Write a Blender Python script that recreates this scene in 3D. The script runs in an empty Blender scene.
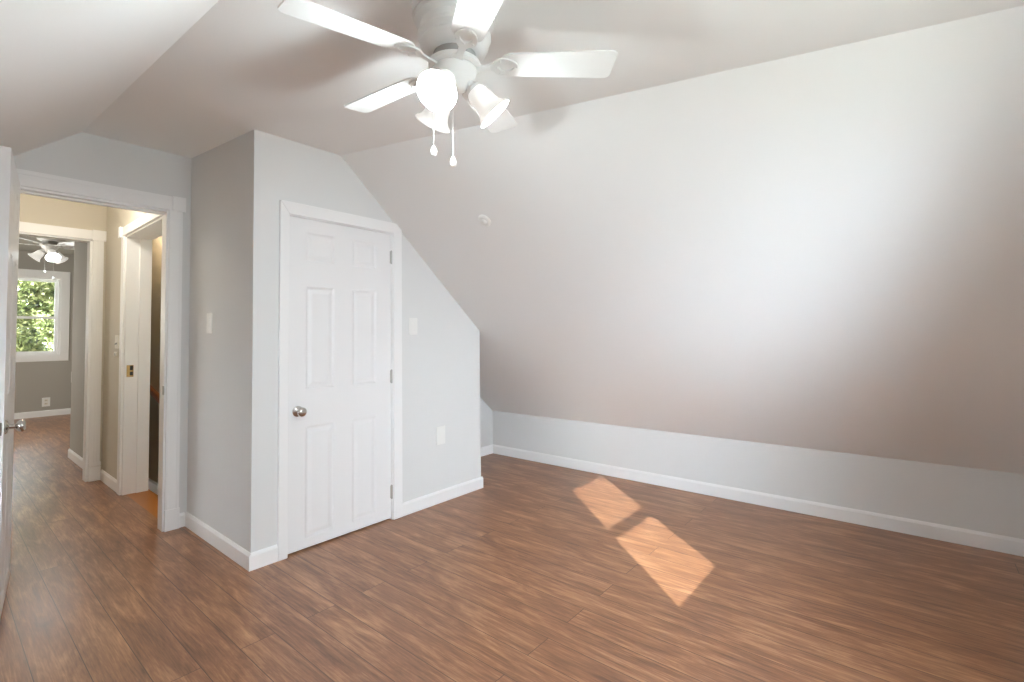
import bpy, bmesh, math, random
from mathutils import Vector, Matrix
random.seed(7)
SC = bpy.context.scene
COL = SC.collection
PI = math.pi

# ------------------------------------------------------------------ camera
YAW, PITCH, ROLL = 0.6944, 0.0374, -0.0113
r0 = Vector((math.sin(YAW), -math.cos(YAW), 0))
F = Vector((math.cos(YAW)*math.cos(PITCH), math.sin(YAW)*math.cos(PITCH), math.sin(PITCH)))
u0 = r0.cross(F)
R = math.cos(ROLL)*r0 + math.sin(ROLL)*u0
U = math.cos(ROLL)*u0 - math.sin(ROLL)*r0
cam_d = bpy.data.cameras.new('camera')
cam = bpy.data.objects.new('camera', cam_d); COL.objects.link(cam)
cam_d.sensor_width = 36.0
cam_d.lens = 488.0*36.0/1024.0
cam_d.shift_y = -23.07/1024.0
cam_d.clip_start = 0.02
m = Matrix.Identity(4)
for i in range(3):
    m[i][0], m[i][1], m[i][2] = R[i], U[i], -F[i]
m[2][3] = 1.3
cam.matrix_world = m
SC.camera = cam

# ------------------------------------------------------------------ world, sun, daylight, exposure
W = bpy.data.worlds.new('sky'); SC.world = W; W.use_nodes = True
bg = W.node_tree.nodes['Background']
bg.inputs['Color'].default_value = (0.87, 1.01, 1.13, 1)
_t = W.node_tree
_tc = _t.nodes.new('ShaderNodeTexCoord')
def _math(op, a, b=None):
    n = _t.nodes.new('ShaderNodeMath'); n.operation = op
    for i, v in enumerate((a, b)):
        if v is None: continue
        if isinstance(v, (int, float)): n.inputs[i].default_value = v
        else: _t.links.new(v, n.inputs[i])
    return n.outputs[0]
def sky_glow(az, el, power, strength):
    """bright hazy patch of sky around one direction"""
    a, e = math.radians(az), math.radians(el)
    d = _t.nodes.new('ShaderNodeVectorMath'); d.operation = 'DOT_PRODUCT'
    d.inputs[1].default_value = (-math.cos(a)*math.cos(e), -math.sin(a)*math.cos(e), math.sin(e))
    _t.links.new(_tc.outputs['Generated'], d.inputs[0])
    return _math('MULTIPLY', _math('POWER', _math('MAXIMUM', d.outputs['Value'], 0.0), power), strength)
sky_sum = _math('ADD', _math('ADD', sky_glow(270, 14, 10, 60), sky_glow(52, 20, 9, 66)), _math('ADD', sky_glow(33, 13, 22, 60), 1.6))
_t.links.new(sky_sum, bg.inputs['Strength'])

def light(name, kind, loc, energy, color=(1, 1, 1), size=0.1, size_y=None, aim=None):
    d = bpy.data.lights.new(name, kind); d.energy = energy; d.color = color
    o = bpy.data.objects.new(name, d); COL.objects.link(o); o.location = loc
    if kind == 'AREA':
        d.size = size
        if size_y: d.shape = 'RECTANGLE'; d.size_y = size_y
    elif kind == 'SUN': d.angle = size
    else: d.shadow_soft_size = size
    if aim is not None:
        o.rotation_euler = Vector(aim).to_track_quat('-Z', 'Z').to_euler()
    return o
KSUN = 0.65
light('sun', 'SUN', (0, -6, 5), 13, (0.93, 1.0, 0.98), 0.009, aim=(0.527, 0.62, -KSUN*0.62))
# sky light entering by the rear window
light('window_daylight', 'AREA', (1.28, -0.80, 1.90), 26, (0.88, 1.01, 1.10), 0.64, 0.5, aim=(0, 1, -0.6))
light('upward_fill', 'AREA', (1.28, -0.80, 0.98), 8, (0.92, 1.0, 1.04), 0.64, 0.5, aim=(0, 1, 0.5))  # upward fill added to brighten the flat ceiling
# warm hall lamp, then added fill lights for stair wall and far room
light('hall_lamp', 'POINT', (0.66, 4.75, 2.50), 11.5, (1.0, 0.93, 0.80), 0.07)
light('stair_fill', 'POINT', (1.35, 5.60, 2.58), 6, (1.0, 0.86, 0.66), 0.05)  # unseen point light added to lift the stair wall
light('far_room_fill', 'AREA', (-0.9, 9.2, 1.6), 48, (1.0, 0.97, 0.88), 1.2, 1.2, aim=(1, 0, -0.1))  # unseen area fill, the left wall has no window

vs = SC.view_settings
SC.display_settings.display_device = 'sRGB'
vs.view_transform = 'Standard'; vs.look = 'None'; vs.gamma = 1.0
vs.use_curve_mapping = False
vs.exposure = 0.32
SC.cycles.max_bounces = 16
SC.cycles.diffuse_bounces = 10
SC.cycles.blur_glossy = 0.3

# ------------------------------------------------------------------ materials
def mat(name, color, rough=0.5, metal=0.0, emit=None, estr=0.0, spec=None, coat=0.0):
    M = bpy.data.materials.new(name); M.use_nodes = True
    b = M.node_tree.nodes['Principled BSDF']
    b.inputs['Base Color'].default_value = (*color, 1)
    b.inputs['Roughness'].default_value = rough
    b.inputs['Metallic'].default_value = metal
    if spec is not None: b.inputs['Specular IOR Level'].default_value = spec
    if coat: b.inputs['Coat Weight'].default_value = coat
    if emit:
        b.inputs['Emission Color'].default_value = (*emit, 1)
        b.inputs['Emission Strength'].default_value = estr
    return M
def N(M, t, **kw):
    n = M.node_tree.nodes.new(t)
    for k, v in kw.items(): setattr(n, k, v)
    return n
def L(M, a, b): M.node_tree.links.new(a, b)
def bump(M, scale, strength, detail=3.0, dist=0.002):
    b = M.node_tree.nodes['Principled BSDF']
    tc = N(M, 'ShaderNodeTexCoord'); no = N(M, 'ShaderNodeTexNoise')
    no.inputs['Scale'].default_value = scale; no.inputs['Detail'].default_value = detail
    bp = N(M, 'ShaderNodeBump'); bp.inputs['Strength'].default_value = strength
    bp.inputs['Distance'].default_value = dist
    L(M, tc.outputs['Object'], no.inputs['Vector']); L(M, no.outputs['Fac'], bp.inputs['Height'])
    L(M, bp.outputs['Normal'], b.inputs['Normal'])
    return M
m_wall = bump(mat('wall_paint', (0.765, 0.77, 0.765), 0.7, spec=0.25), 260, 0.12)
m_ceil = bump(mat('ceiling_paint', (0.885, 0.885, 0.88), 0.75, spec=0.2), 220, 0.10)
m_hall = bump(mat('hall_paint', (0.64, 0.595, 0.51), 0.7, spec=0.25), 260, 0.12)
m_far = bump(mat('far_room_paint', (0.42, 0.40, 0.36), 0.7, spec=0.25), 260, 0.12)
m_trim = mat('trim_paint', (0.91, 0.91, 0.91), 0.35, spec=0.4)
m_door = bump(mat('door_paint', (0.88, 0.88, 0.885), 0.35, spec=0.4), 90, 0.06)
m_fan = mat('fan_white', (0.80, 0.80, 0.79), 0.35, spec=0.4)
m_plate = mat('plate_plastic', (0.85, 0.85, 0.83), 0.3)
m_ivory = mat('ivory_plastic', (0.78, 0.74, 0.64), 0.35)
m_chrome = mat('satin_nickel', (0.62, 0.60, 0.57), 0.18, 1.0)
m_hinge = mat('brushed_hinge', (0.50, 0.49, 0.47), 0.35, 1.0)
m_brass = mat('aged_brass', (0.42, 0.27, 0.11), 0.35, 1.0)
m_dark = mat('dark_gap', (0.03, 0.03, 0.03), 0.7)
m_grey = mat('grey_plastic', (0.35, 0.35, 0.34), 0.5)
m_gold = mat('orange_wood', (0.46, 0.17, 0.035), 0.3)
m_rail = mat('rail_wood', (0.42, 0.13, 0.035), 0.3)
m_bulb = mat('bulb_glow', (1, 1, 1), 0.4, emit=(1.0, 0.96, 0.9), estr=14)
m_shade = mat('frosted_glass', (0.92, 0.92, 0.9), 0.35, emit=(1.0, 0.97, 0.92), estr=0.28)
m_bark = bump(mat('bark', (0.12, 0.075, 0.05), 0.9), 30, 0.6)

m_glass = bpy.data.materials.new('window_glass'); m_glass.use_nodes = True
nt = m_glass.node_tree; nt.nodes.clear()
o_ = nt.nodes.new('ShaderNodeOutputMaterial'); tr = nt.nodes.new('ShaderNodeBsdfTransparent')
gl = nt.nodes.new('ShaderNodeBsdfGlossy'); gl.inputs['Roughness'].default_value = 0.02
mx = nt.nodes.new('ShaderNodeMixShader'); mx.inputs[0].default_value = 0.06
nt.links.new(tr.outputs[0], mx.inputs[1]); nt.links.new(gl.outputs[0], mx.inputs[2])
nt.links.new(mx.outputs[0], o_.inputs[0])

def leaf_mat():
    M = mat('leaves', (0.2, 0.25, 0.06), 0.6)
    b = M.node_tree.nodes['Principled BSDF']
    tc = N(M, 'ShaderNodeTexCoord'); no = N(M, 'ShaderNodeTexNoise')
    no.inputs['Scale'].default_value = 3.5; no.inputs['Detail'].default_value = 5
    cr = N(M, 'ShaderNodeValToRGB')
    e = cr.color_ramp.elements
    e[0].position = 0.35; e[0].color = (0.03, 0.04, 0.012, 1)
    e[1].position = 0.65; e[1].color = (0.60, 0.58, 0.27, 1)
    x = e.new(0.5); x.color = (0.18, 0.21, 0.06, 1)
    L(M, tc.outputs['Object'], no.inputs['Vector']); L(M, no.outputs['Fac'], cr.inputs['Fac'])
    L(M, cr.outputs['Color'], b.inputs['Base Color'])
    return M
m_leaf = leaf_mat()

def floor_mat():
    M = mat('plank_floor', (0.2, 0.1, 0.06), 0.3, spec=0.75)
    b = M.node_tree.nodes['Principled BSDF']
    tc = N(M, 'ShaderNodeTexCoord')
    mp = N(M, 'ShaderNodeMapping'); mp.inputs['Rotation'].default_value = (0, 0, -PI/2)
    mp.inputs['Location'].default_value = (0.37, 0.002, 0)
    L(M, tc.outputs['Object'], mp.inputs['Vector'])
    br = N(M, 'ShaderNodeTexBrick'); br.offset = 0.37; br.offset_frequency = 2
    br.inputs['Scale'].default_value = 1.0
    br.inputs['Brick Width'].default_value = 2.6; br.inputs['Row Height'].default_value = 0.145
    br.inputs['Mortar Size'].default_value = 0.0017; br.inputs['Mortar Smooth'].default_value = 0.3
    br.inputs['Color1'].default_value = (0, 0, 0, 1); br.inputs['Color2'].default_value = (1, 1, 1, 1)
    br.inputs['Mortar'].default_value = (0.5, 0.5, 0.5, 1)
    L(M, mp.outputs['Vector'], br.inputs['Vector'])
    # each plank shifts the grain pattern, so seams break the figure
    off = N(M, 'ShaderNodeVectorMath', operation='MULTIPLY_ADD')
    off.inputs[1].default_value = (0.5, 1.1, 0); L(M, br.outputs['Color'], off.inputs[0])
    L(M, tc.outputs['Object'], off.inputs[2])
    def noise(scale, detail, sx, sy, rough=0.55, dist=0.0):
        q = N(M, 'ShaderNodeMapping'); q.inputs['Scale'].default_value = (sx, sy, 1)
        L(M, off.outputs[0], q.inputs['Vector'])
        n = N(M, 'ShaderNodeTexNoise'); n.inputs['Scale'].default_value = scale
        n.inputs['Detail'].default_value = detail; n.inputs['Roughness'].default_value = rough
        n.inputs['Distortion'].default_value = dist
        L(M, q.outputs['Vector'], n.inputs['Vector']); return n
    blot = noise(6.0, 6, 1.7, 0.36, 0.62, 0.9)
    grain = noise(22.0, 6, 2.0, 0.11, 0.66, 0.4)
    fine = noise(100.0, 3, 1.8, 0.09)
    def mixv(a, b_, f):
        n = N(M, 'ShaderNodeMix'); n.data_type = 'FLOAT'; n.inputs[0].default_value = f
        L(M, a, n.inputs[2]); L(M, b_, n.inputs[3]); return n.outputs[0]
    v = mixv(blot.outputs['Fac'], grain.outputs['Fac'], 0.45)
    v = mixv(v, fine.outputs['Fac'], 0.22)
    cr = N(M, 'ShaderNodeValToRGB'); e = cr.color_ramp.elements
    e[0].position = 0.34; e[0].color = (0.095, 0.037, 0.018, 1)
    e[1].position = 0.67; e[1].color = (0.58, 0.32, 0.165, 1)
    x = e.new(0.50); x.color = (0.285, 0.127, 0.061, 1)
    L(M, v, cr.inputs['Fac'])
    # seams
    seam = N(M, 'ShaderNodeMix'); seam.data_type = 'RGBA'; seam.blend_type = 'MIX'
    L(M, br.outputs['Fac'], seam.inputs[0]); L(M, cr.outputs['Color'], seam.inputs[6])
    seam.inputs[7].default_value = (0.065, 0.030, 0.018, 1)
    L(M, seam.outputs[2], b.inputs['Base Color'])
    rr = N(M, 'ShaderNodeMapRange'); rr.inputs[3].default_value = 0.285; rr.inputs[4].default_value = 0.33
    L(M, grain.outputs['Fac'], rr.inputs[0]); L(M, rr.outputs[0], b.inputs['Roughness'])
    hm = N(M, 'ShaderNodeMath', operation='SUBTRACT')
    hs = N(M, 'ShaderNodeMath', operation='MULTIPLY'); hs.inputs[1].default_value = 0.28
    L(M, blot.outputs['Fac'], hs.inputs[0]); L(M, hs.outputs[0], hm.inputs[0]); L(M, br.outputs['Fac'], hm.inputs[1])
    bp = N(M, 'ShaderNodeBump'); bp.inputs['Strength'].default_value = 0.06; bp.inputs['Distance'].default_value = 0.002
    L(M, hm.outputs[0], bp.inputs['Height']); L(M, bp.outputs['Normal'], b.inputs['Normal'])
    return M
m_floor = floor_mat()

# ------------------------------------------------------------------ mesh helpers
def box(bm, x0, x1, y0, y1, z0, z1, M=None):
    vs_ = [bm.verts.new(Vector(p) if M is None else M @ Vector(p)) for p in
           ((x0,y0,z0),(x1,y0,z0),(x1,y1,z0),(x0,y1,z0),(x0,y0,z1),(x1,y0,z1),(x1,y1,z1),(x0,y1,z1))]
    for f in ((3,2,1,0),(4,5,6,7),(0,1,5,4),(1,2,6,5),(2,3,7,6),(3,0,4,7)):
        bm.faces.new([vs_[i] for i in f])
def hexa(bm, low, high):
    a = [bm.verts.new(p) for p in low]; b = [bm.verts.new(p) for p in high]
    n = len(a)
    bm.faces.new(a[::-1]); bm.faces.new(b)
    for i in range(n): bm.faces.new((a[i], a[(i+1) % n], b[(i+1) % n], b[i]))
def prism(bm, pts, depth, to3):
    """pts: outline (a,b); to3(a,b,d) -> 3-D; extruded from d=0 to depth"""
    hexa(bm, [to3(a, b, 0) for a, b in pts], [to3(a, b, depth) for a, b in pts])
def lathe(bm, prof, M=None, n=32, cap=True):
    M = M or Matrix.Identity(4)
    rings = []
    for r, z in prof:
        rings.append([bm.verts.new(M @ Vector((r*math.cos(2*PI*i/n), r*math.sin(2*PI*i/n), z))) for i in range(n)])
    for a, b in zip(rings, rings[1:]):
        for i in range(n): bm.faces.new((a[i], a[(i+1) % n], b[(i+1) % n], b[i]))
    if cap:
        bm.faces.new(rings[0][::-1]); bm.faces.new(rings[-1])
def tube(bm, pts, rad, n=10, cap=True):
    rings = []
    pts = [Vector(p) for p in pts]
    for i, p in enumerate(pts):
        d = (pts[min(i+1, len(pts)-1)] - pts[max(i-1, 0)]).normalized()
        q = d.to_track_quat('Z', 'Y').to_matrix()
        rr_ = rad[i] if isinstance(rad, (list, tuple)) else rad
        rings.append([bm.verts.new(p + q @ Vector((rr_*math.cos(2*PI*k/n), rr_*math.sin(2*PI*k/n), 0))) for k in range(n)])
    for a, b in zip(rings, rings[1:]):
        for k in range(n): bm.faces.new((a[k], a[(k+1) % n], b[(k+1) % n], b[k]))
    if cap:
        bm.faces.new(rings[0][::-1]); bm.faces.new(rings[-1])
def obj(name, bm, m, parent=None, bevel=0.0, smooth=False, seg=2):
    bmesh.ops.recalc_face_normals(bm, faces=bm.faces[:])
    me = bpy.data.meshes.new(name); bm.to_mesh(me); bm.free()
    me.materials.append(m)
    if smooth:
        for p in me.polygons: p.use_smooth = True
        try: me.set_sharp_from_angle(angle=math.radians(40))
        except Exception: pass
    o = bpy.data.objects.new(name, me); COL.objects.link(o)
    if parent: o.parent = parent
    if bevel:
        b = o.modifiers.new('bevel', 'BEVEL'); b.width = bevel; b.segments = seg
        b.limit_method = 'ANGLE'; b.angle_limit = math.radians(35)
    return o
def tag(o, label, cat, group=None, kind=None):
    o['label'] = label; o['category'] = cat
    if group: o['group'] = group
    if kind: o['kind'] = kind
    return o
def thing(name, label, cat, loc=(0, 0, 0), rotz=0, group=None):
    o = bpy.data.objects.new(name, None); COL.objects.link(o)
    o.location = loc; o.rotation_euler = (0, 0, rotz); o.empty_display_size = 0.1
    return tag(o, label, cat, group)
def struct(name, bm, m, label, cat, bevel=0.0, smooth=False):
    return tag(obj(name, bm, m, None, bevel, smooth), label, cat, kind='structure')
B = bmesh.new

# ------------------------------------------------------------------ room dimensions
XS, XE, YC, YB, YD = 1.199, 3.084, 2.936, 3.700, 3.992   # closet side, closet right end, closet front, alcove back, door wall
XL, X1, XK, ZK = 0.598, 1.751, 4.081, 0.468               # left fold, right fold, knee wall
ZC, G = 2.522, 0.0825                                     # flat ceiling, rising towards the hall
SL = (ZC - ZK)/(XK - X1)
YR = -0.55                                                # rear gable wall
def zc(y): return ZC + G*(y - YC)
def x1(y): return XK - (zc(y) - ZK)/SL
def zs(x): return ZK + SL*(XK - x)
XLK = -2.1
SLL = 0.797
# doorway in the door wall, hall, far room
DX0, DX1, DZ = 0.285, 1.062, 2.205
DT = 0.09
XH = 1.085; YH = 5.95; YF = 11.70; ZH = 2.75
T = 0.014

# ------------------------------------------------------------------ floor, ceilings, walls
b = B(); box(b, -2.3, 4.3, -0.75, 4.082, -0.10, 0.0); box(b, -2.3, 1.11, 4.082, 5.95, -0.10, 0.0)
box(b, -2.3, 2.7, 5.95, 11.9, -0.10, 0.0)
struct('floor', b, m_floor, 'reddish brown wood plank floor', 'floor')

ya, yb_ = YR - 0.25, YD + 0.15
b = B()
hexa(b, [(XL, ya, zc(ya)), (x1(ya), ya, zc(ya)), (x1(yb_), yb_, zc(yb_)), (XL, yb_, zc(yb_))],
        [(XL, ya, 2.95), (x1(ya), ya, 2.95), (x1(yb_), yb_, 2.95), (XL, yb_, 2.95)])
struct('ceiling', b, m_ceil, 'flat pale grey ceiling strip above the fan', 'ceiling')
b = B()
hexa(b, [(x1(ya), ya, zc(ya)), (XK + .1, ya, zs(XK + .1)), (XK + .1, yb_, zs(XK + .1)), (x1(yb_), yb_, zc(yb_))],
        [(x1(ya), ya, 2.95), (XK + .1, ya, 0.75), (XK + .1, yb_, 0.75), (x1(yb_), yb_, 2.95)])
struct('ceiling_right_slope', b, m_ceil, 'large sloped grey ceiling coming down to the low wall', 'ceiling')
zl = lambda y, x: zc(y) - SLL*(XL - x)
DY0, DY1, DXF, DZH = 1.10, 3.00, -0.24, 1.72        # unseen dormer added in the left slope to let in fill light
def slope_piece(bm, xa, xb, y0, y1):
    q = lambda x: 0.9 + (2.95 - 0.9)*(x - XLK)/(XL - XLK)
    hexa(bm, [(xa, y0, zl(y0, xa)), (xb, y0, zl(y0, xb)), (xb, y1, zl(y1, xb)), (xa, y1, zl(y1, xa))],
             [(xa, y0, q(xa)), (xb, y0, q(xb)), (xb, y1, q(xb)), (xa, y1, q(xa))])
b = B()
slope_piece(b, XLK, XL, ya, DY0); slope_piece(b, XLK, XL, DY1, yb_); slope_piece(b, DXF, XL, DY0, DY1)
struct('ceiling_left_slope', b, m_ceil, 'left sloped grey ceiling above the open door', 'ceiling')
b = B()
for y0 in (DY0 - .11, DY1 - .01):
    prism(b, [(-2.05, zl(y0, -2.05) + .004), (DXF + .05, zl(y0, DXF + .05) + .004), (DXF + .05, DZH + .25), (-2.05, DZH + .25)], .12, lambda a, c, d: (a, y0 + d, c))
box(b, -2.05, DXF + .05, DY0, DY1, DZH, DZH + .2)
struct('wall_fill_dormer', b, m_wall, 'cheeks and ceiling of an unseen dormer added for fill light', 'wall')
LY0, LY1, LZ0, LZ1 = 1.50, 2.00, 0.85, 1.45
b = B(); box(b, XK, XK + .12, ya, yb_, 0, ZK + .03)
struct('wall_right', b, m_wall, 'low grey knee wall under the large slope', 'wall')
b = B()
box(b, -2.05, -1.9, ya, LY0, 0, 0.9); box(b, -2.05, -1.9, LY1, yb_, 0, 0.9); box(b, -2.05, -1.9, LY0, LY1, 0, LZ0)
box(b, -2.05, -1.9, DY0, LY0, 0.9, DZH); box(b, -2.05, -1.9, LY1, DY1, 0.9, DZH); box(b, -2.05, -1.9, LY0, LY1, LZ1, DZH)
struct('wall_left', b, m_wall, 'low grey knee wall behind the open door', 'wall')

# rear gable wall with its window opening
WX0, WX1, WZ0, WZ1 = 0.92, 1.645, 0.915, 1.985
b = B()
for x0, x1_, z0, z1 in ((-2.1, WX0, 0, 2.6), (WX1, 4.2, 0, 2.6), (WX0, WX1, 0, WZ0), (WX0, WX1, WZ1, 2.6)):
    box(b, x0, x1_, YR - .16, YR, z0, z1)
struct('wall_rear', b, m_wall, 'grey gable wall with the window behind the viewer', 'wall')

to_xz = lambda y: (lambda a, c, d: (a, y + d, c))
# door wall (polygon with a doorway)
b = B()
prism(b, [(-2.1, 0), (DX0, 0), (DX0, DZ), (DX1, DZ), (DX1, 0), (XS + .12, 0), (XS + .12, 2.8), (-2.1, 2.8)], DT, to_xz(YD))
struct('wall_back', b, m_wall, 'grey end wall around the doorway to the hall', 'wall')

# closet: side wall, front wall with door opening, return wall, alcove wall
CX0, CX1, CZ = 1.405, 2.161, 2.056
b = B(); box(b, XS, XS + .10, YC + .10, YD, 0, 2.75)
struct('wall_closet_side', b, m_wall, 'shaded grey closet wall beside the doorway', 'wall')
b = B()
ztop = 0.06
prism(b, [(XS, 0), (CX0, 0), (CX0, CZ), (CX1, CZ), (CX1, 0), (XE, 0), (XE, zs(XE) + ztop), (X1 + .03, ZC + ztop), (XS, ZC + ztop)], 0.10, to_xz(YC))
struct('wall_closet_front', b, m_wall, 'pale grey closet wall around the white panel door', 'wall')
b = B()
prism(b, [(YC + .10, 0), (YB + .10, 0), (YB + .10, zs(XE) + .05), (YC + .10, zs(XE) + .05)], 0.10, lambda a, c, d: (XE - d, a, c))
struct('wall_closet_return', b, m_wall, 'grey closet wall facing the alcove', 'wall')
b = B()
prism(b, [(XE, 0), (XK + .05, 0), (XK + .05, ZK + .03), (XE, zs(XE) + .05)], 0.10, to_xz(YB))
struct('wall_alcove', b, m_wall, 'short grey wall at the end of the low alcove', 'wall')
b = B(); box(b, XS + .1, XE - .1, YC + .5, YC + .56, 0, 1.9)
struct('wall_closet_inside', b, m_wall, 'inner wall of the closed closet', 'wall')

# hall: right wall with stair opening, left wall, far wall, ceiling
SY0, SY1, SZ = 4.13, 5.20, 2.20
b = B()
prism(b, [(YD + DT, -.2), (SY0, -.2), (SY0, SZ), (SY1, SZ), (SY1, -.2), (YH, -.2), (YH, ZH), (YD + DT, ZH)], 0.175, lambda a, c, d: (XH + d, a, c))
struct('wall_hall_right', b, m_hall, 'cream lit hall wall with the stair opening', 'wall')
b = B(); box(b, 0.02, 0.14, YD + DT, YH, 0, ZH)
struct('wall_hall_left', b, m_hall, 'hall wall hidden behind the open door', 'wall')
b = B(); box(b, 0.02, 1.62, YD + DT, YH + .10, ZH, ZH + .1)
struct('ceiling_hall', b, m_ceil, 'hall ceiling above the doorway', 'ceiling')
FX0, FX1, FZ = 0.18, 0.985, 2.25
b = B()
prism(b, [(-1.1, 0), (FX0, 0), (FX0, FZ), (FX1, FZ), (FX1, 0), (XH, 0), (XH, 2.95), (-1.1, 2.95)], 0.12, to_xz(YH))
struct('wall_hall_end', b, m_hall, 'cream hall end wall above the inner doorway', 'wall')
# stair landing
b = B(); box(b, 1.45, 1.57, 4.11, 6.42, -.9, 2.75)
struct('wall_stair', b, m_hall, 'tan stair wall carrying the wooden handrail', 'wall')
b = B(); box(b, 1.26, 1.45, 6.30, 6.42, -.9, 2.75)
struct('wall_stair_end', b, m_hall, 'end wall of the stairwell', 'wall')
b = B(); box(b, 1.11, 1.45, 4.11, 6.30, -.265, -.165); box(b, 1.11, 1.265, SY0, SY1, -.165, 0.0)
struct('floor_landing', b, m_gold, 'orange wood landing beyond the stair opening', 'floor')
# far room
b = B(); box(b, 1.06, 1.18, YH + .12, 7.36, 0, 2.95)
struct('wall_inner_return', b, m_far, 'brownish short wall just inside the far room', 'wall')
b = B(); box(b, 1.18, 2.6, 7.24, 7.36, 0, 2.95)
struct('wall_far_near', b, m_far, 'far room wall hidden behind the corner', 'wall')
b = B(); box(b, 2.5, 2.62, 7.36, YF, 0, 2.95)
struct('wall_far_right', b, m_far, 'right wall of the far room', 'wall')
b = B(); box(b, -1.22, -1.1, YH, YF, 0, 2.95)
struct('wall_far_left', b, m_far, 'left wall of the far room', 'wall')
GX0, GX1, GZ0, GZ1 = 0.60, 1.52, 1.06, 2.42    # far window opening
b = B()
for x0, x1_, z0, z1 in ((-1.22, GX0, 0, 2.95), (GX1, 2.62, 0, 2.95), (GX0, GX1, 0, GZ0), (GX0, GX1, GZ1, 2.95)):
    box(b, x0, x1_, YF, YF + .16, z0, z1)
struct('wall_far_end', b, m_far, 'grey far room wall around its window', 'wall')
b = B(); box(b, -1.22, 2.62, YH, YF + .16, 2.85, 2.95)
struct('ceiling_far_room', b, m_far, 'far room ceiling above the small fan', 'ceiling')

# ------------------------------------------------------------------ baseboards
BH = 0.095
def board(bm, p0, p1, nrm, h=BH, t=T, z=0.0):
    """straight run from p0 to p1 on the wall face, sticking out along nrm"""
    p0, p1, nrm = Vector((*p0, z)), Vector((*p1, z)), Vector((*nrm, 0))
    prof = [(0, 0), (t, 0), (t, h - .016), (t*.55, h - .004), (t*.4, h), (0, h)]
    hexa(bm, [p0 + nrm*a + Vector((0, 0, c)) for a, c in prof], [p1 + nrm*a + Vector((0, 0, c)) for a, c in prof])
def baseboard(name, label, runs, z=0.0, h=BH):
    bm = B()
    for r in runs: board(bm, *r, z=z, h=h)
    return struct(name, bm, m_trim, label, 'baseboard')
baseboard('baseboard_right', 'white baseboard along the low knee wall', [((XK, YR), (XK, YB), (-1, 0))])
baseboard('baseboard_alcove', 'short white baseboard at the end of the alcove', [((XE, YB), (XK - T, YB), (0, -1))])
baseboard('baseboard_closet_side', 'white baseboard on the shaded closet wall', [((XS, YC - T), (XS, YD), (-1, 0))])
baseboard('baseboard_closet_front', 'white baseboard between closet corner and door casing', [((XS, YC), (1.346, YC), (0, -1))])
baseboard('baseboard_closet_right', 'white baseboard right of the closet door', [((2.238, YC), (XE + T, YC), (0, -1))])
baseboard('baseboard_closet_return', 'white baseboard on the closet wall facing the alcove', [((XE, YC), (XE, YB), (1, 0))])
baseboard('baseboard_back', 'tiny white baseboard between doorway casing and closet', [((1.14, YD), (XS - T, YD), (0, -1))])
baseboard('baseboard_hall', 'cream baseboard in the hall below the switch', [((XH, 5.29), (XH, YH - .02), (-1, 0))])
baseboard('baseboard_inner', 'white baseboard on the short wall inside the far room', [((1.06, YH + .14), (1.06, 7.36 + T), (-1, 0))])
baseboard('baseboard_far', 'white baseboard under the far window', [((-1.1, YF), (2.5, YF), (0, -1))], h=.105)
baseboard('baseboard_stair', 'white baseboard on the stair wall', [((1.45, 4.11), (1.45, 6.30), (-1, 0))], z=-.165)

# ------------------------------------------------------------------ six panel door leaf in its own frame
PAN_X = (0.155, 0.455, 0.595, 0.868)      # fractions of the leaf width: two panel columns
def door_leaf(bm, w, h, t, cols, rows, both=True):
    """leaf from x 0..w, y 0..t, z 0..h; cols/rows = panel extents in metres"""
    d = 0.007
    y0, y1 = d, (t - d if both else t)
    box(bm, 0, w, y0, y1, 0, h)
    xs = [0, cols[0][0], cols[0][1], cols[1][0], cols[1][1], w]
    zs_ = [0] + [v for r in rows for v in r] + [h]
    faces = [(0, y0, 1)] + ([(t, y1, -1)] if both else [])
    for yo, yi, sgn in faces:
        lo, hi = min(yo, yi), max(yo, yi)
        for i in (0, 2, 4): box(bm, xs[i], xs[i+1], lo, hi, 0, h)                 # stiles
        for c in cols:
            for k in range(0, len(zs_), 2): box(bm, c[0], c[1], lo, hi, zs_[k], zs_[k+1])   # rails
            for r in rows:                                                       # moulding + raised field
                x0, x1_, z0, z1 = c[0], c[1], r[0], r[1]
                def fr(a, ya_, bb, yb2):
                    A = [(x0+a, ya_, z0+a), (x1_-a, ya_, z0+a), (x1_-a, ya_, z1-a), (x0+a, ya_, z1-a)]
                    C_ = [(x0+bb, yb2, z0+bb), (x1_-bb, yb2, z0+bb), (x1_-bb, yb2, z1-bb), (x0+bb, yb2, z1-bb)]
                    va = [bm.verts.new(p) for p in A]; vb = [bm.verts.new(p) for p in C_]
                    for q in range(4): bm.faces.new((va[q], va[(q+1) % 4], vb[(q+1) % 4], vb[q]))
                    return vb
                fr(0, yo, .012, yi - sgn*.0005)
                vb = fr(.020, yi - sgn*.0005, .042, yo + sgn*.0012)
                bm.faces.new(vb)
def knob(parent, M, name='door_knob', flip=False):
    """knob along local +Z of M"""
    bm = B()
    lathe(bm, [(0.0, 0), (.033, 0), (.033, .004), (.027, .010), (.014, .013), (.0105, .016), (.0105, .034), (.015, .038),
               (.024, .044), (.0285, .053), (.0285, .060), (.024, .067), (.013, .071), (0.001, .0715)], M, 28, cap=False)
    return obj(name, bm, m_chrome, parent, smooth=True)

ROWS = [(0.068 - .01, 0.742), (0.972, 1.615), (1.775, 1.958)]
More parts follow.
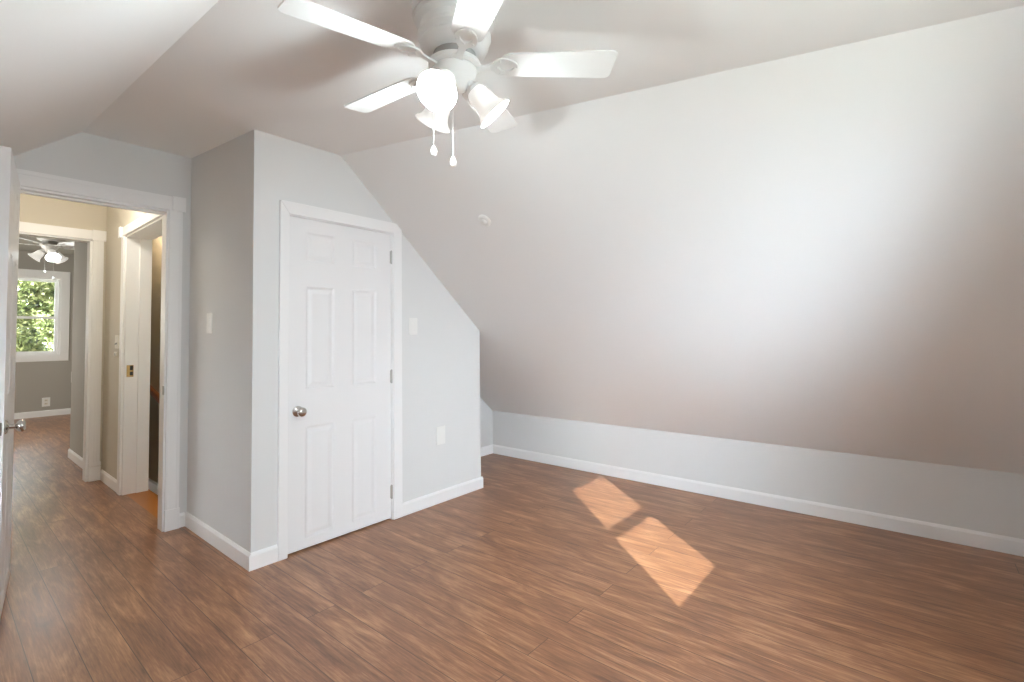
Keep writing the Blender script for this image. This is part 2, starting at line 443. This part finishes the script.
# closet door
LW, LH, LT = CX1 - CX0 - .007, CZ - .015, .035
bm = B()
door_leaf(bm, LW, LH, LT, [(0.110, 0.304), (0.437, 0.626)], ROWS, both=False)
door1 = obj('door_1', bm, m_door, None)
door1.location = (CX0 + .0035, YC + .006, .012)
tag(door1, 'closed white six panel closet door with nickel knob', 'door', kind='structure')
k = knob(door1, Matrix.Translation((0.060, 0.0005, 0.842)) @ Matrix.Rotation(PI/2, 4, 'X'))
for zh in (1.872, 1.008, 0.185):
    bm = B(); tube(bm, [(LW + .0015, -.006, zh - .047), (LW + .0015, -.006, zh + .047)], .0062, 12)
    for dz in (-.05, .047): tube(bm, [(LW + .0015, -.006, zh + dz), (LW + .0015, -.006, zh + dz + .003)], .0045, 8)
    box(bm, LW - .008, LW + .011, -.0035, -.0008, zh - .044, zh + .044)
    obj('hinge', bm, m_hinge, door1, smooth=True)
# casing of the closet door
bm = B()
y0, y1 = YC - .019, YC
ch = 2.136
prism(bm, [(1.345, 0), (CX0 - .004, 0), (CX0 - .004, CZ + .004), (1.345, ch)], -.019, lambda a, c, d: (a, YC + d, c))
prism(bm, [(1.345, ch), (CX0 - .004, CZ + .004), (CX1 + .004, CZ + .004), (2.240, ch)], -.019, lambda a, c, d: (a, YC + d, c))
prism(bm, [(2.240, ch), (CX1 + .004, CZ + .004), (CX1 + .004, 0), (2.240, 0)], -.019, lambda a, c, d: (a, YC + d, c))
struct('trim_1', bm, m_trim, 'flat white casing around the closet door', 'door casing', bevel=.003)
bm = B()
for x0, x1_ in ((CX0 - .004, CX0 + .0005), (CX1 - .0005, CX1 + .004)): box(bm, x0, x1_, YC - .004, YC + .1, 0, CZ + .004)
box(bm, CX0, CX1, YC - .004, YC + .1, CZ - .0005, CZ + .004)
struct('trim_2', bm, m_trim, 'white jamb of the closet door', 'door jamb')

# ------------------------------------------------------------------ doorway to the hall: casing, jamb, stop, strike
bm = B(); yf = YD
box(bm, DX1 + .002, DX1 + .084, yf - .018, yf, .142, DZ + .004)
for xx in (.010, .066): box(bm, DX1 + xx, DX1 + xx + .010, yf - .0205, yf - .018, .142, DZ + .004)
box(bm, DX1, DX1 + .087, yf - .024, yf, 0, .142)                          # plinth block
box(bm, -0.02, DX1 + .020, yf - .020, yf, DZ, DZ + .096)                  # head
for zz in (.068,): box(bm, -.02, DX1 + .020, yf - .023, yf - .020, DZ + zz, DZ + zz + .014)
box(bm, DX1 + .020, DX1 + .100, yf - .027, yf, DZ - .002, DZ + .100)      # corner cap
box(bm, DX0 - .092, DX0 - .002, yf - .018, yf, 0, DZ + .004)
struct('trim_3', bm, m_trim, 'white casing with corner cap around the hall doorway', 'door casing', bevel=.002)
bm = B()
box(bm, DX1 - .010, DX1 + .003, yf - .004, yf + DT + .004, 0, DZ)
box(bm, DX0 - .003, DX0 + .014, yf - .004, yf + DT + .004, 0, DZ)
box(bm, DX0, DX1, yf - .004, yf + DT + .004, DZ - .014, DZ + .002)
box(bm, DX0 + .014, DX0 + .026, yf + .040, yf + .075, 0, DZ - .014)
box(bm, DX0 + .014, DX1 - .010, yf + .040, yf + .075, DZ - .026, DZ - .014)
jm = struct('trim_4', bm, m_trim, 'white jamb of the hall doorway', 'door jamb', bevel=.0015)
bm = B(); Mx = Matrix.Translation((DX1 - .0105, yf + .006, .955))
box(bm, -.002, .0, -.018, .018, -.03, .03, Mx)
box(bm, -.003, .0, -.022, -.012, -.016, .016, Mx)
st = obj('strike_plate', bm, m_hinge, jm, bevel=.001); st['label'] = 'grey metal strike plate'

# open door leaf at the left
hx, hy = 0.330, 3.955
ex, ey = 0.234, 3.205
lw = math.hypot(ex - hx, ey - hy)
ang = math.atan2(ey - hy, ex - hx)
door2 = None
bm = B()
door_leaf(bm, lw, 2.190, .036, [(0.110*lw/.75, 0.304*lw/.75), (0.437*lw/.75, 0.626*lw/.75)],
          [(a*1.065, c*1.065) for a, c in ROWS], both=True)
# leaf local x runs from hinge to free edge; its visible (hall side) face is y = t
door2 = obj('door_2', bm, m_door, None)
# local +y must point to +X world (right) : rotation ang gives local y = (-sin, cos)
door2.rotation_euler = (0, 0, ang)
ny = Vector((-math.sin(ang), math.cos(ang), 0))
door2.location = Vector((hx, hy, .010)) - ny*.036
tag(door2, 'open white panel door seen edge on at the left', 'door', kind='structure')
knob(door2, Matrix.Translation((lw - .065, .0355, .895)) @ Matrix.Rotation(-PI/2, 4, 'X'))
knob(door2, Matrix.Translation((lw - .065, .0005, .895)) @ Matrix.Rotation(PI/2, 4, 'X'))
bm = B(); box(bm, lw - .0006, lw + .0016, .0055, .0305, .895 - .029, .895 + .029)
lp = obj('latch_plate', bm, m_chrome, door2, bevel=.001)
bm = B(); prism(bm, [(.010, -.009), (.026, -.009), (.026, .009), (.010, .009)], .010, lambda a, c, d: (lw + .0014 + d*(1 if a < .02 else .35), a, .895 + c))
obj('latch_bolt', bm, m_hinge, lp, bevel=.001)
for zh in (.22, 1.07, 1.95):
    bm = B(); tube(bm, [(-.004, .004, zh - .045), (-.004, .004, zh + .045)], .006, 10)
    obj('hinge', bm, m_hinge, door2, smooth=True)

# ------------------------------------------------------------------ hall trims
bm = B(); yf = YH
box(bm, FX1 + .002, FX1 + .082, yf - .018, yf, .17, FZ)
for xx in (.016, .036, .056): box(bm, FX1 + xx, FX1 + xx + .010, yf - .021, yf - .018, .17, FZ)
box(bm, FX1, FX1 + .088, yf - .024, yf, 0, .13); box(bm, FX1, FX1 + .088, yf - .021, yf, .135, .17)
box(bm, 0.14, FX1 - .004, yf - .020, yf, FZ, FZ + .088)
box(bm, FX1 - .004, XH - .003, yf - .026, yf, FZ - .004, FZ + .094)
struct('trim_5', bm, m_trim, 'cream casing with corner cap at the far room doorway', 'door casing', bevel=.002)
bm = B()
box(bm, FX1 - .018, FX1 + .002, yf - .003, yf + .122, 0, FZ); box(bm, FX0 - .002, FX0 + .014, yf - .003, yf + .122, 0, FZ)
box(bm, FX0, FX1, yf - .003, yf + .122, FZ - .014, FZ + .002)
struct('trim_6', bm, m_trim, 'cream jamb of the far room doorway', 'door jamb', bevel=.0015)
bm = B()
box(bm, XH - .020, XH, SY1 + .004, SY1 + .085, 0, SZ)
box(bm, XH - .022, XH, SY0 - .045, SY1 + .088, SZ, SZ + .075)
box(bm, XH - .040, XH, SY1 + .045, SY1 + .10, SZ - .012, SZ + .080)
struct('trim_7', bm, m_trim, 'cream casing around the stair opening in the hall', 'door casing', bevel=.003)
bm = B()
box(bm, XH - .004, XH + .178, SY1 - .016, SY1 + .004, 0, SZ)
box(bm, XH + .090, XH + .176, SY1 - .030, SY1 - .016, 0, SZ - .016)
box(bm, XH - .004, XH + .178, SY0 - .004, SY0 + .016, 0, SZ)
box(bm, XH - .004, XH + .178, SY0, SY1, SZ - .016, SZ + .002)
j2 = struct('trim_8', bm, m_trim, 'worn cream jamb of the stair opening', 'door jamb', bevel=.002)
bm = B()
Mx = Matrix.Translation((XH + .038, SY1 - .0162, 1.045))
box(bm, -.026, .022, -.0025, 0, -.055, .045, Mx)
sp = obj('lock_plate', bm, m_brass, j2, bevel=.001); sp['label'] = 'old brass lock plate'
bm = B(); box(bm, -.004, .018, -.0035, -.0022, .002, .040, Mx); box(bm, -.004, .018, -.0035, -.0022, -.042, -.012, Mx)
obj('lock_hole', bm, m_dark, sp)

# handrail on the stair wall
hr = thing('handrail', 'orange wooden handrail on the stair wall', 'handrail', (1.45, 6.1, .85))
bm = B()
p0, p1 = Vector((-.055, .05, .085)), Vector((-.055, -1.6, -.30))
prof = [(-.020, -.030), (.020, -.030), (.024, -.008), (.020, .018), (.010, .028), (-.010, .028), (-.020, .018), (-.024, -.008)]
hexa(bm, [p0 + Vector((a, 0, c)) for a, c in prof], [p1 + Vector((a, 0, c)) for a, c in prof])
obj('rail', bm, m_rail, hr, bevel=.003)
for yy in (-.08, -1.25):
    bm = B(); zz = .085 + (yy - .05)*.2333 - .03
    tube(bm, [(-.001, yy, zz - .05), (-.04, yy, zz - .045), (-.055, yy, zz - .02), (-.055, yy, zz)], .006, 8)
    lathe(bm, [(.02, 0), (.02, .004), (.012, .008)], Matrix.Translation((-.001, yy, zz - .05)) @ Matrix.Rotation(-PI/2, 4, 'Y'), 16)
    obj('bracket', bm, m_brass, hr, smooth=True)

# ------------------------------------------------------------------ switches and wall plates
def plate_thing(name, label, cat, loc, rotz, w, h, m, group=None):
    """plate lies in local x (width) / z (height), facing local -y"""
    t = thing(name, label, cat, loc, rotz, group)
    bm = B(); box(bm, -w/2, w/2, -.006, 0, -h/2, h/2)
    obj('cover_plate', bm, m, t, bevel=.003)
    return t
def rocker(t, x, w, h, m):
    bm = B()
    prism(bm, [(-.0065, -h/2), (-.0095, -h/2), (-.0070, 0), (-.0085, h/2), (-.0055, h/2)], w, lambda a, c, d: (x - w/2 + d, a, c))
    obj('rocker', bm, m, t, bevel=.0006)
def screws(t, w, zz, m):
    for sx in w:
        for z in (-zz, zz):
            bm = B(); lathe(bm, [(.0035, 0), (.0035, .001), (.002, .0016)], Matrix.Translation((sx, -.006, z)) @ Matrix.Rotation(PI/2, 4, 'X'), 10)
            obj('screw', bm, m, t)
t = plate_thing('light_switch', 'white rocker switch on the shaded closet side wall', 'light switch', (XS, 3.598, 1.408), -PI/2, .086, .132, m_plate)
rocker(t, 0, .036, .072, m_plate); screws(t, (0,), .052, m_plate)
t = plate_thing('light_switch', 'white double switch right of the closet door', 'light switch', (2.354, YC, 1.382), 0, .080, .126, m_plate)
rocker(t, -.017, .022, .066, m_plate); rocker(t, .017, .022, .066, m_plate); screws(t, (-.017, .017), .050, m_plate)
t = plate_thing('blank_wall_plate', 'plain white plate low on the wall right of the closet door', 'wall plate', (2.626, YC, .522), 0, .090, .142, m_plate)
screws(t, (0,), .045, m_plate)
t = plate_thing('light_switch', 'ivory toggle switch on the cream hall wall', 'light switch', (XH, 5.447, 1.289), -PI/2, .13, .118, m_ivory)
bm = B(); prism(bm, [(-.006, -.010), (-.020, -.013), (-.021, -.006), (-.006, .006)], .014, lambda a, c, d: (d - .007, a, c - .012))
tg = obj('toggle', bm, m_grey, t); tg['label'] = 'grey toggle lever'
screws(t, (0,), .035, m_hinge)
t = thing('door_chime_button', 'small round-cornered ivory button box below the hall switch', 'button box', (XH, 5.447, 1.180), -PI/2)
bm = B(); box(bm, -.05, .05, -.016, 0, -.022, .022); obj('housing', bm, m_ivory, t, bevel=.008, seg=3)
bm = B(); lathe(bm, [(.012, 0), (.012, .003), (.008, .005)], Matrix.Translation((0, -.016, 0)) @ Matrix.Rotation(PI/2, 4, 'X'), 14)
obj('button', bm, m_hinge, t, smooth=True)
t = plate_thing('wall_outlet', 'small white outlet under the far window', 'outlet', (1.360, YF, .248), 0, .105, .155, m_plate)
for z in (-.028, .028):
    bm = B(); box(bm, -.022, .022, -.0085, -.006, z - .017, z + .017); so = obj('socket', bm, m_ivory, t, bevel=.002)
    for sx in (-.009, .007):
        bm = B(); box(bm, sx, sx + .003, -.0092, -.0084, z - .006, z + .008)
        obj('slot', bm, m_dark, so)
t = plate_thing('wall_plate', 'narrow white plate at the right edge of the far room wall', 'wall plate', (1.735, YF, .655), 0, .11, .20, m_plate)

# round cover on the slope
nrm = Vector((-SL, 0, -1)).normalized()
dt = thing('round_cover', 'small round white cover on the large ceiling slope', 'ceiling cover', (2.290, 2.127, zs(2.290)))
Mx = nrm.to_track_quat('Z', 'Y').to_matrix().to_4x4()
bm = B(); lathe(bm, [(.046, 0), (.046, .004), (.041, .009), (.030, .011), (.0, .0115)], Mx, 32, cap=False)
obj('cover_disc', bm, m_plate, dt, smooth=True)
bm = B(); lathe(bm, [(.018, .0105), (.018, .014), (.012, .0165), (0, .017)], Mx, 24, cap=False)
obj('centre_cap', bm, m_plate, dt, smooth=True)

# ------------------------------------------------------------------ ceiling fans
def xform(o): return o
def make_fan(label, loc, drop, R_blade, th0, shade_angles, group, chains, scale=1.0, bulbs=None, detail=True):
    """loc = point on the ceiling; drop = blade plane below it"""
    f = thing('ceiling_fan', label, 'ceiling fan', loc, 0, group)
    s = scale
    zb = -drop
    h = drop*0.78
    bm = B()
    lathe(bm, [(0.01*s, .02), (.139*s, .02), (.139*s, -.018), (.136*s, -.024)], None, 48)
    obj('canopy', bm, m_fan, f, smooth=True)
    bm = B()
    q = h - .024
    lathe(bm, [(.131*s, -.024), (.130*s, -.024 - q*.14), (.119*s, -.024 - q*.19), (.112*s, -.024 - q*.24), (.111*s, -.024 - q*.40),
               (.119*s, -.024 - q*.46), (.121*s, -.024 - q*.56), (.113*s, -.024 - q*.62), (.109*s, -.024 - q*.68), (.113*s, -.024 - q*.76),
               (.104*s, -.024 - q*.90), (.082*s, -.024 - q)], None, 48)
    obj('motor_housing', bm, m_fan, f, smooth=True)
    bm = B(); lathe(bm, [(.070*s, -h), (.070*s, zb - .002), (.068*s, zb - .003)], None, 36)
    g_ = obj('flywheel_gap', bm, m_grey, f, smooth=True)
    bm = B(); 
    lathe(bm, [(.084*s, zb + .012), (.086*s, zb + .006), (.086*s, zb - .002), (.080*s, zb - .006)], None, 40)
    obj('flywheel', bm, m_fan, f, smooth=True)
    # blades
    pitch = math.radians(-11)
    for k in range(5):
        a = math.radians(th0 + 72*k)
        Mz = Matrix.Rotation(a, 4, 'Z') @ Matrix.Translation((0, 0, zb + .004))
        Mp = Mz @ Matrix.Rotation(pitch, 4, 'X')
        bm = B()
        r0_, r1_ = .150*s, R_blade
        w0, w1 = .050*s, .062*s
        out = []
        n = 6
        # root with rounded shoulders
        for i in range(n + 1):
            t_ = PI/2 + PI*i/n
            out.append((r0_ + .030*s + .030*s*math.cos(t_), w0*math.sin(t_)))
        # tip corners rounded
        rc = .022*s
        for i in range(n + 1):
            t_ = -PI/2 + PI/2*i/n
            out.append((r1_ - rc + rc*math.cos(t_), -w1 + rc + rc*math.sin(t_)))
        for i in range(n + 1):
            t_ = PI/2*i/n
            out.append((r1_ - rc*1.3 + rc*math.cos(t_), w1 - rc + rc*math.sin(t_)))
        prism(bm, out, .006, lambda x, y, d: Mp @ Vector((x, y, d)))
        bl = obj('blade', bm, m_fan, f, bevel=.0012)
        # blade iron: arm plus tear-drop bracket under the blade, with an open slot
        bm = B()
        arm = [(.070, .014), (.100, .010), (.118, .012), (.135, .024), (.155, .034), (.178, .034), (.196, .022), (.205, 0)]
        outl = [(x*s, y*s) for x, y in arm] + [(x*s, -y*s) for x, y in reversed(arm[:-1])]
        hole_r = []
        for i in range(16):
            t_ = 2*PI*i/16
            hole_r.append((.168*s + .020*s*math.cos(t_), .017*s*math.sin(t_)))
        # solid arm (to the bracket) and an annular bracket
        def P(x, y, d): 
            droop = -.010*s*max(0, min(1, (.120*s - x)/(.05*s)))
            return Mp @ Vector((x, y, -.006*s + d + droop))
        arm2 = [(.070, .014), (.100, .010), (.118, .012), (.128, .019)]
        prism(bm, [(x*s, y*s) for x, y in arm2] + [(x*s, -y*s) for x, y in reversed(arm2)], .006*s, P)
        ring_o = []
        for i in range(24):
            t_ = 2*PI*i/24
            rx = .046 if math.cos(t_) > 0 else .040
            yy = .036*math.sin(t_)*(1 - .18*math.cos(t_))
            ring_o.append(((.164 + rx*math.cos(t_))*s, yy*s))
        ring_i = [((.170 + .026*math.cos(2*PI*i/24))*s, .019*math.sin(2*PI*i/24)*s) for i in range(24)]
        for i in range(24):
            j = (i + 1) % 24
            hexa(bm, [P(*ring_o[i], 0), P(*ring_o[j], 0), P(*ring_i[j], 0), P(*ring_i[i], 0)],
                     [P(*ring_o[i], .006*s), P(*ring_o[j], .006*s), P(*ring_i[j], .006*s), P(*ring_i[i], .006*s)])
        bmesh.ops.remove_doubles(bm, verts=bm.verts[:], dist=.00005)
        obj('blade_iron', bm, m_fan, bl)
        if detail:
            for x, y in ((.140, 0), (.205, .0), (.150, .026), (.150, -.026)):
                bm = B()
                lathe(bm, [(.0045*s, 0), (.004*s, .002*s), (.001*s, .003*s)], Mp @ Matrix.Translation((x*s, y*s, -.006*s)) @ Matrix.Rotation(PI, 4, 'X'), 8)
                obj('screw', bm, m_fan, bl)
    # light kit
    zl_ = zb - .006
    bm = B()
    lathe(bm, [(.068*s, zl_), (.072*s, zl_ - .004*s), (.071*s, zl_ - .016*s), (.062*s, zl_ - .030*s), (.046*s, zl_ - .044*s),
               (.038*s, zl_ - .066*s), (.026*s, zl_ - .074*s), (.010*s, zl_ - .077*s)], None, 36)
    kit = obj('light_kit', bm, m_fan, f, smooth=True)
    zk = zl_ - .050*s
    for ia, a in enumerate(shade_angles):
        a = math.radians(a); d = Vector((math.cos(a), math.sin(a), 0))
        ax = (d*math.cos(math.radians(47)) + Vector((0, 0, -math.sin(math.radians(47))))).normalized()
        root = d*.050*s + Vector((0, 0, zk))
        Mq = Matrix.Translation(root) @ ax.to_track_quat('Z', 'Y').to_matrix().to_4x4()
        bm = B()
        lathe(bm, [(.014*s, -.02*s), (.016*s, .006*s), (.027*s, .012*s), (.029*s, .030*s), (.026*s, .032*s)], Mq, 24)
        arm_o = obj('lamp_socket', bm, m_fan, f, smooth=True)
        bm = B()
        prof = [(.027, .020), (.031, .026), (.036, .040), (.0385, .058), (.040, .078), (.044, .094), (.052, .108), (.062, .117), (.0645, .121)]
        inner = [(r - .003, z) for r, z in reversed(prof)]
        lathe(bm, [(r*s, z*s) for r, z in prof + [(.063, .1225)] + inner], Mq, 36, cap=False)
        sh = obj('glass_shade', bm, m_shade, f, smooth=True)
        bm = B()
        lathe(bm, [(.012*s, .030*s), (.013*s, .046*s), (.022*s, .066*s), (.027*s, .084*s), (.024*s, .100*s), (.013*s, .110*s), (.001*s, .112*s)], Mq, 20)
        obj('bulb', bm, m_bulb, sh, smooth=True)
        if bulbs:
            p = Vector(loc) + Mq @ Vector((0, 0, .135*s))
            light('fan_lamp', 'POINT', p, bulbs[ia], (0.885, 1.0, 1.03), .035*s)
    for (x, y, ztop, zbot) in chains:
        bm = B(); tube(bm, [(x, y, ztop), (x, y, zbot + .02*s)], .0008*s, 6)
        nb = 14
        for i in range(nb):
            z = ztop + (zbot + .02*s - ztop)*i/nb
            lathe(bm, [(.0004*s, .0016*s), (.0016*s, 0), (.0004*s, -.0016*s)], Matrix.Translation((x, y, z)), 6)
        c_ = obj('pull_chain', bm, m_fan, f)
        bm = B(); lathe(bm, [(.002*s, .024*s), (.006*s, .018*s), (.0105*s, .006*s), (.0105*s, -.004*s), (.007*s, -.010*s), (.001*s, -.012*s)], Matrix.Translation((x, y, zbot)), 14)
        obj('pull_bob', bm, m_fan, c_, smooth=True)
    return f
FX, FY = 1.10, 1.15
fz = zc(FY)
make_fan('white flush-mount ceiling fan with three lit shades in the near room', (FX, FY, fz), fz - 2.19, .530, -49.8, (322, 202, 82), None,
         [(-.046, .054, -.24, 1.905 - fz), (-.010, .0, -.26, 1.866 - fz)], 1.0, (3.2, 13, 11.5))
make_fan('small distant white ceiling fan in the far room', (1.048, 9.0, 2.85), .255, .64, 12, (35, 155, 275), None,
         [(-.05, -.03, -.30, -.62), (.04, .0, -.30, -.70)], 1.22, (5, 5, 5), False)

# ------------------------------------------------------------------ windows
def sash_window(name, label, x0, x1_, z0, z1, y, ysign, casing, rail, depth):
    """double hung window; casing on the room face at y, the room lies towards -ysign"""
    t = thing(name, label, 'window', ((x0 + x1_)/2, y, z0)); t['kind'] = 'structure'
    ox, oz = (x0 + x1_)/2, z0
    def bx(bm, a0, a1, d0, d1, c0, c1):
        ya_, yb2 = ysign*d0, ysign*d1
        box(bm, a0 - ox, a1 - ox, min(ya_, yb2), max(ya_, yb2), c0 - oz, c1 - oz)
    cw = casing
    bm = B()
    bx(bm, x0 - cw, x0, -.018, 0, z0 - cw, z1 + cw); bx(bm, x1_, x1_ + cw, -.018, 0, z0 - cw, z1 + cw)
    bx(bm, x0, x1_, -.018, 0, z1, z1 + cw); bx(bm, x0, x1_, -.018, 0, z0 - cw, z0)
    bx(bm, x0 - cw - .012, x0 - cw, -.022, 0, z0 - cw, z1 + cw + .012); bx(bm, x1_ + cw, x1_ + cw + .012, -.022, 0, z0 - cw, z1 + cw + .012)
    bx(bm, x0 - cw - .012, x1_ + cw + .012, -.024, 0, z1 + cw, z1 + cw + .014)
    obj('casing', bm, m_trim, t, bevel=.003)
    bm = B()
    f_ = .03
    bx(bm, x0, x0 + f_, 0, depth, z0, z1); bx(bm, x1_ - f_, x1_, 0, depth, z0, z1)
    bx(bm, x0 + f_, x1_ - f_, 0, depth, z1 - f_, z1); bx(bm, x0 + f_, x1_ - f_, 0, depth, z0, z0 + f_)
    obj('frame', bm, m_trim, t, bevel=.002)
    zm = rail
    for nm, d0, c0, c1 in (('lower_sash', depth*.30, z0 + f_, zm + .02), ('upper_sash', depth*.58, zm - .02, z1 - f_)):
        s_ = .042
        bm = B()
        a0, a1 = x0 + f_, x1_ - f_
        bx(bm, a0, a0 + s_, d0, d0 + .03, c0, c1); bx(bm, a1 - s_, a1, d0, d0 + .03, c0, c1)
        bx(bm, a0 + s_, a1 - s_, d0, d0 + .03, c1 - s_, c1); bx(bm, a0 + s_, a1 - s_, d0, d0 + .03, c0, c0 + s_)
        so = obj(nm, bm, m_trim, t, bevel=.002)
        bm = B(); bx(bm, a0 + s_, a1 - s_, d0 + .012, d0 + .016, c0 + s_, c1 - s_)
        obj('pane', bm, m_glass, so)
    return t
sash_window('window_1', 'white double hung window in the far room with trees outside', GX0, GX1, GZ0, GZ1, YF, 1, .105, 1.716, .13)
sash_window('window_2', 'white double hung window in the gable wall behind the viewer', WX0, WX1, WZ0, WZ1, YR, -1, .09, 1.440, .15)

w3 = sash_window('fill_window', 'unseen white double hung dormer window added for fill light', -.25, .25, LZ0, LZ1, 0, 1, .08, 1.15, .13)
w3.location = (-1.9, (LY0 + LY1)/2, LZ0); w3.rotation_euler = (0, 0, PI/2)  # unseen window, added with the dormer for fill light

# ------------------------------------------------------------------ trees outside the far window
def tree(label, loc, hgt, rad, nleaf, seed, cz):
    rnd = random.Random(seed)
    t = thing('leafy_tree', label, 'tree', loc)
    bm = B()
    tube(bm, [(0, 0, 0), (.05, 0, hgt*.4), (-.04, .03, hgt*.75), (0, 0, hgt)], [.10, .08, .05, .015], 8)
    tips = []
    for i in range(90):
        z = hgt*(.12 + .85*rnd.random()); a = rnd.random()*2*PI; l = rad*(.5 + .6*rnd.random())
        p = Vector((l*math.cos(a), l*math.sin(a), z + l*rnd.uniform(-.25, .25)))
        tube(bm, [(0, 0, z), p*.5 + Vector((0, 0, z*.5 + .05)), p], [.022, .014, .005], 5)
        tips.append((Vector((0, 0, z)), p))
    obj('trunk', bm, m_bark, t)
    bm = B()
    for i in range(nleaf):
        a, p = rnd.choice(tips); q = a.lerp(p, .25 + .8*rnd.random()) + Vector((rnd.gauss(0, .09), rnd.gauss(0, .09), rnd.gauss(0, .09)))
        e = Matrix.Rotation(rnd.random()*6.28, 3, 'Z') @ Matrix.Rotation(rnd.uniform(-1, 1), 3, 'X') @ Matrix.Rotation(rnd.uniform(-1, 1), 3, 'Y')
        l, w = rnd.uniform(.045, .09), rnd.uniform(.02, .036)
        v = [bm.verts.new(q + e @ Vector(c)) for c in ((0, -l, 0), (w, 0, .01), (0, l, 0), (-w, 0, .01))]
        bm.faces.new(v)
    obj('foliage', bm, m_leaf, t)
    return t
tree('yellow-green leafy tree outside the far window, on the left', (0.95, 13.6, -2.6), 6.3, 1.0, 34000, 1, 0)
tree('darker leafy tree outside the far window, farther back on the right', (1.8, 16.7, -2.6), 6.3, 1.05, 30000, 5, 0)
b = B(); box(b, -12, 14, -14, 30, -2.75, -2.6)
m_lawn = bump(mat('lawn', (0.42, 0.42, 0.30), 0.9), 8, 0.5)
struct('ground', b, m_lawn, 'lawn outside the house', 'ground')
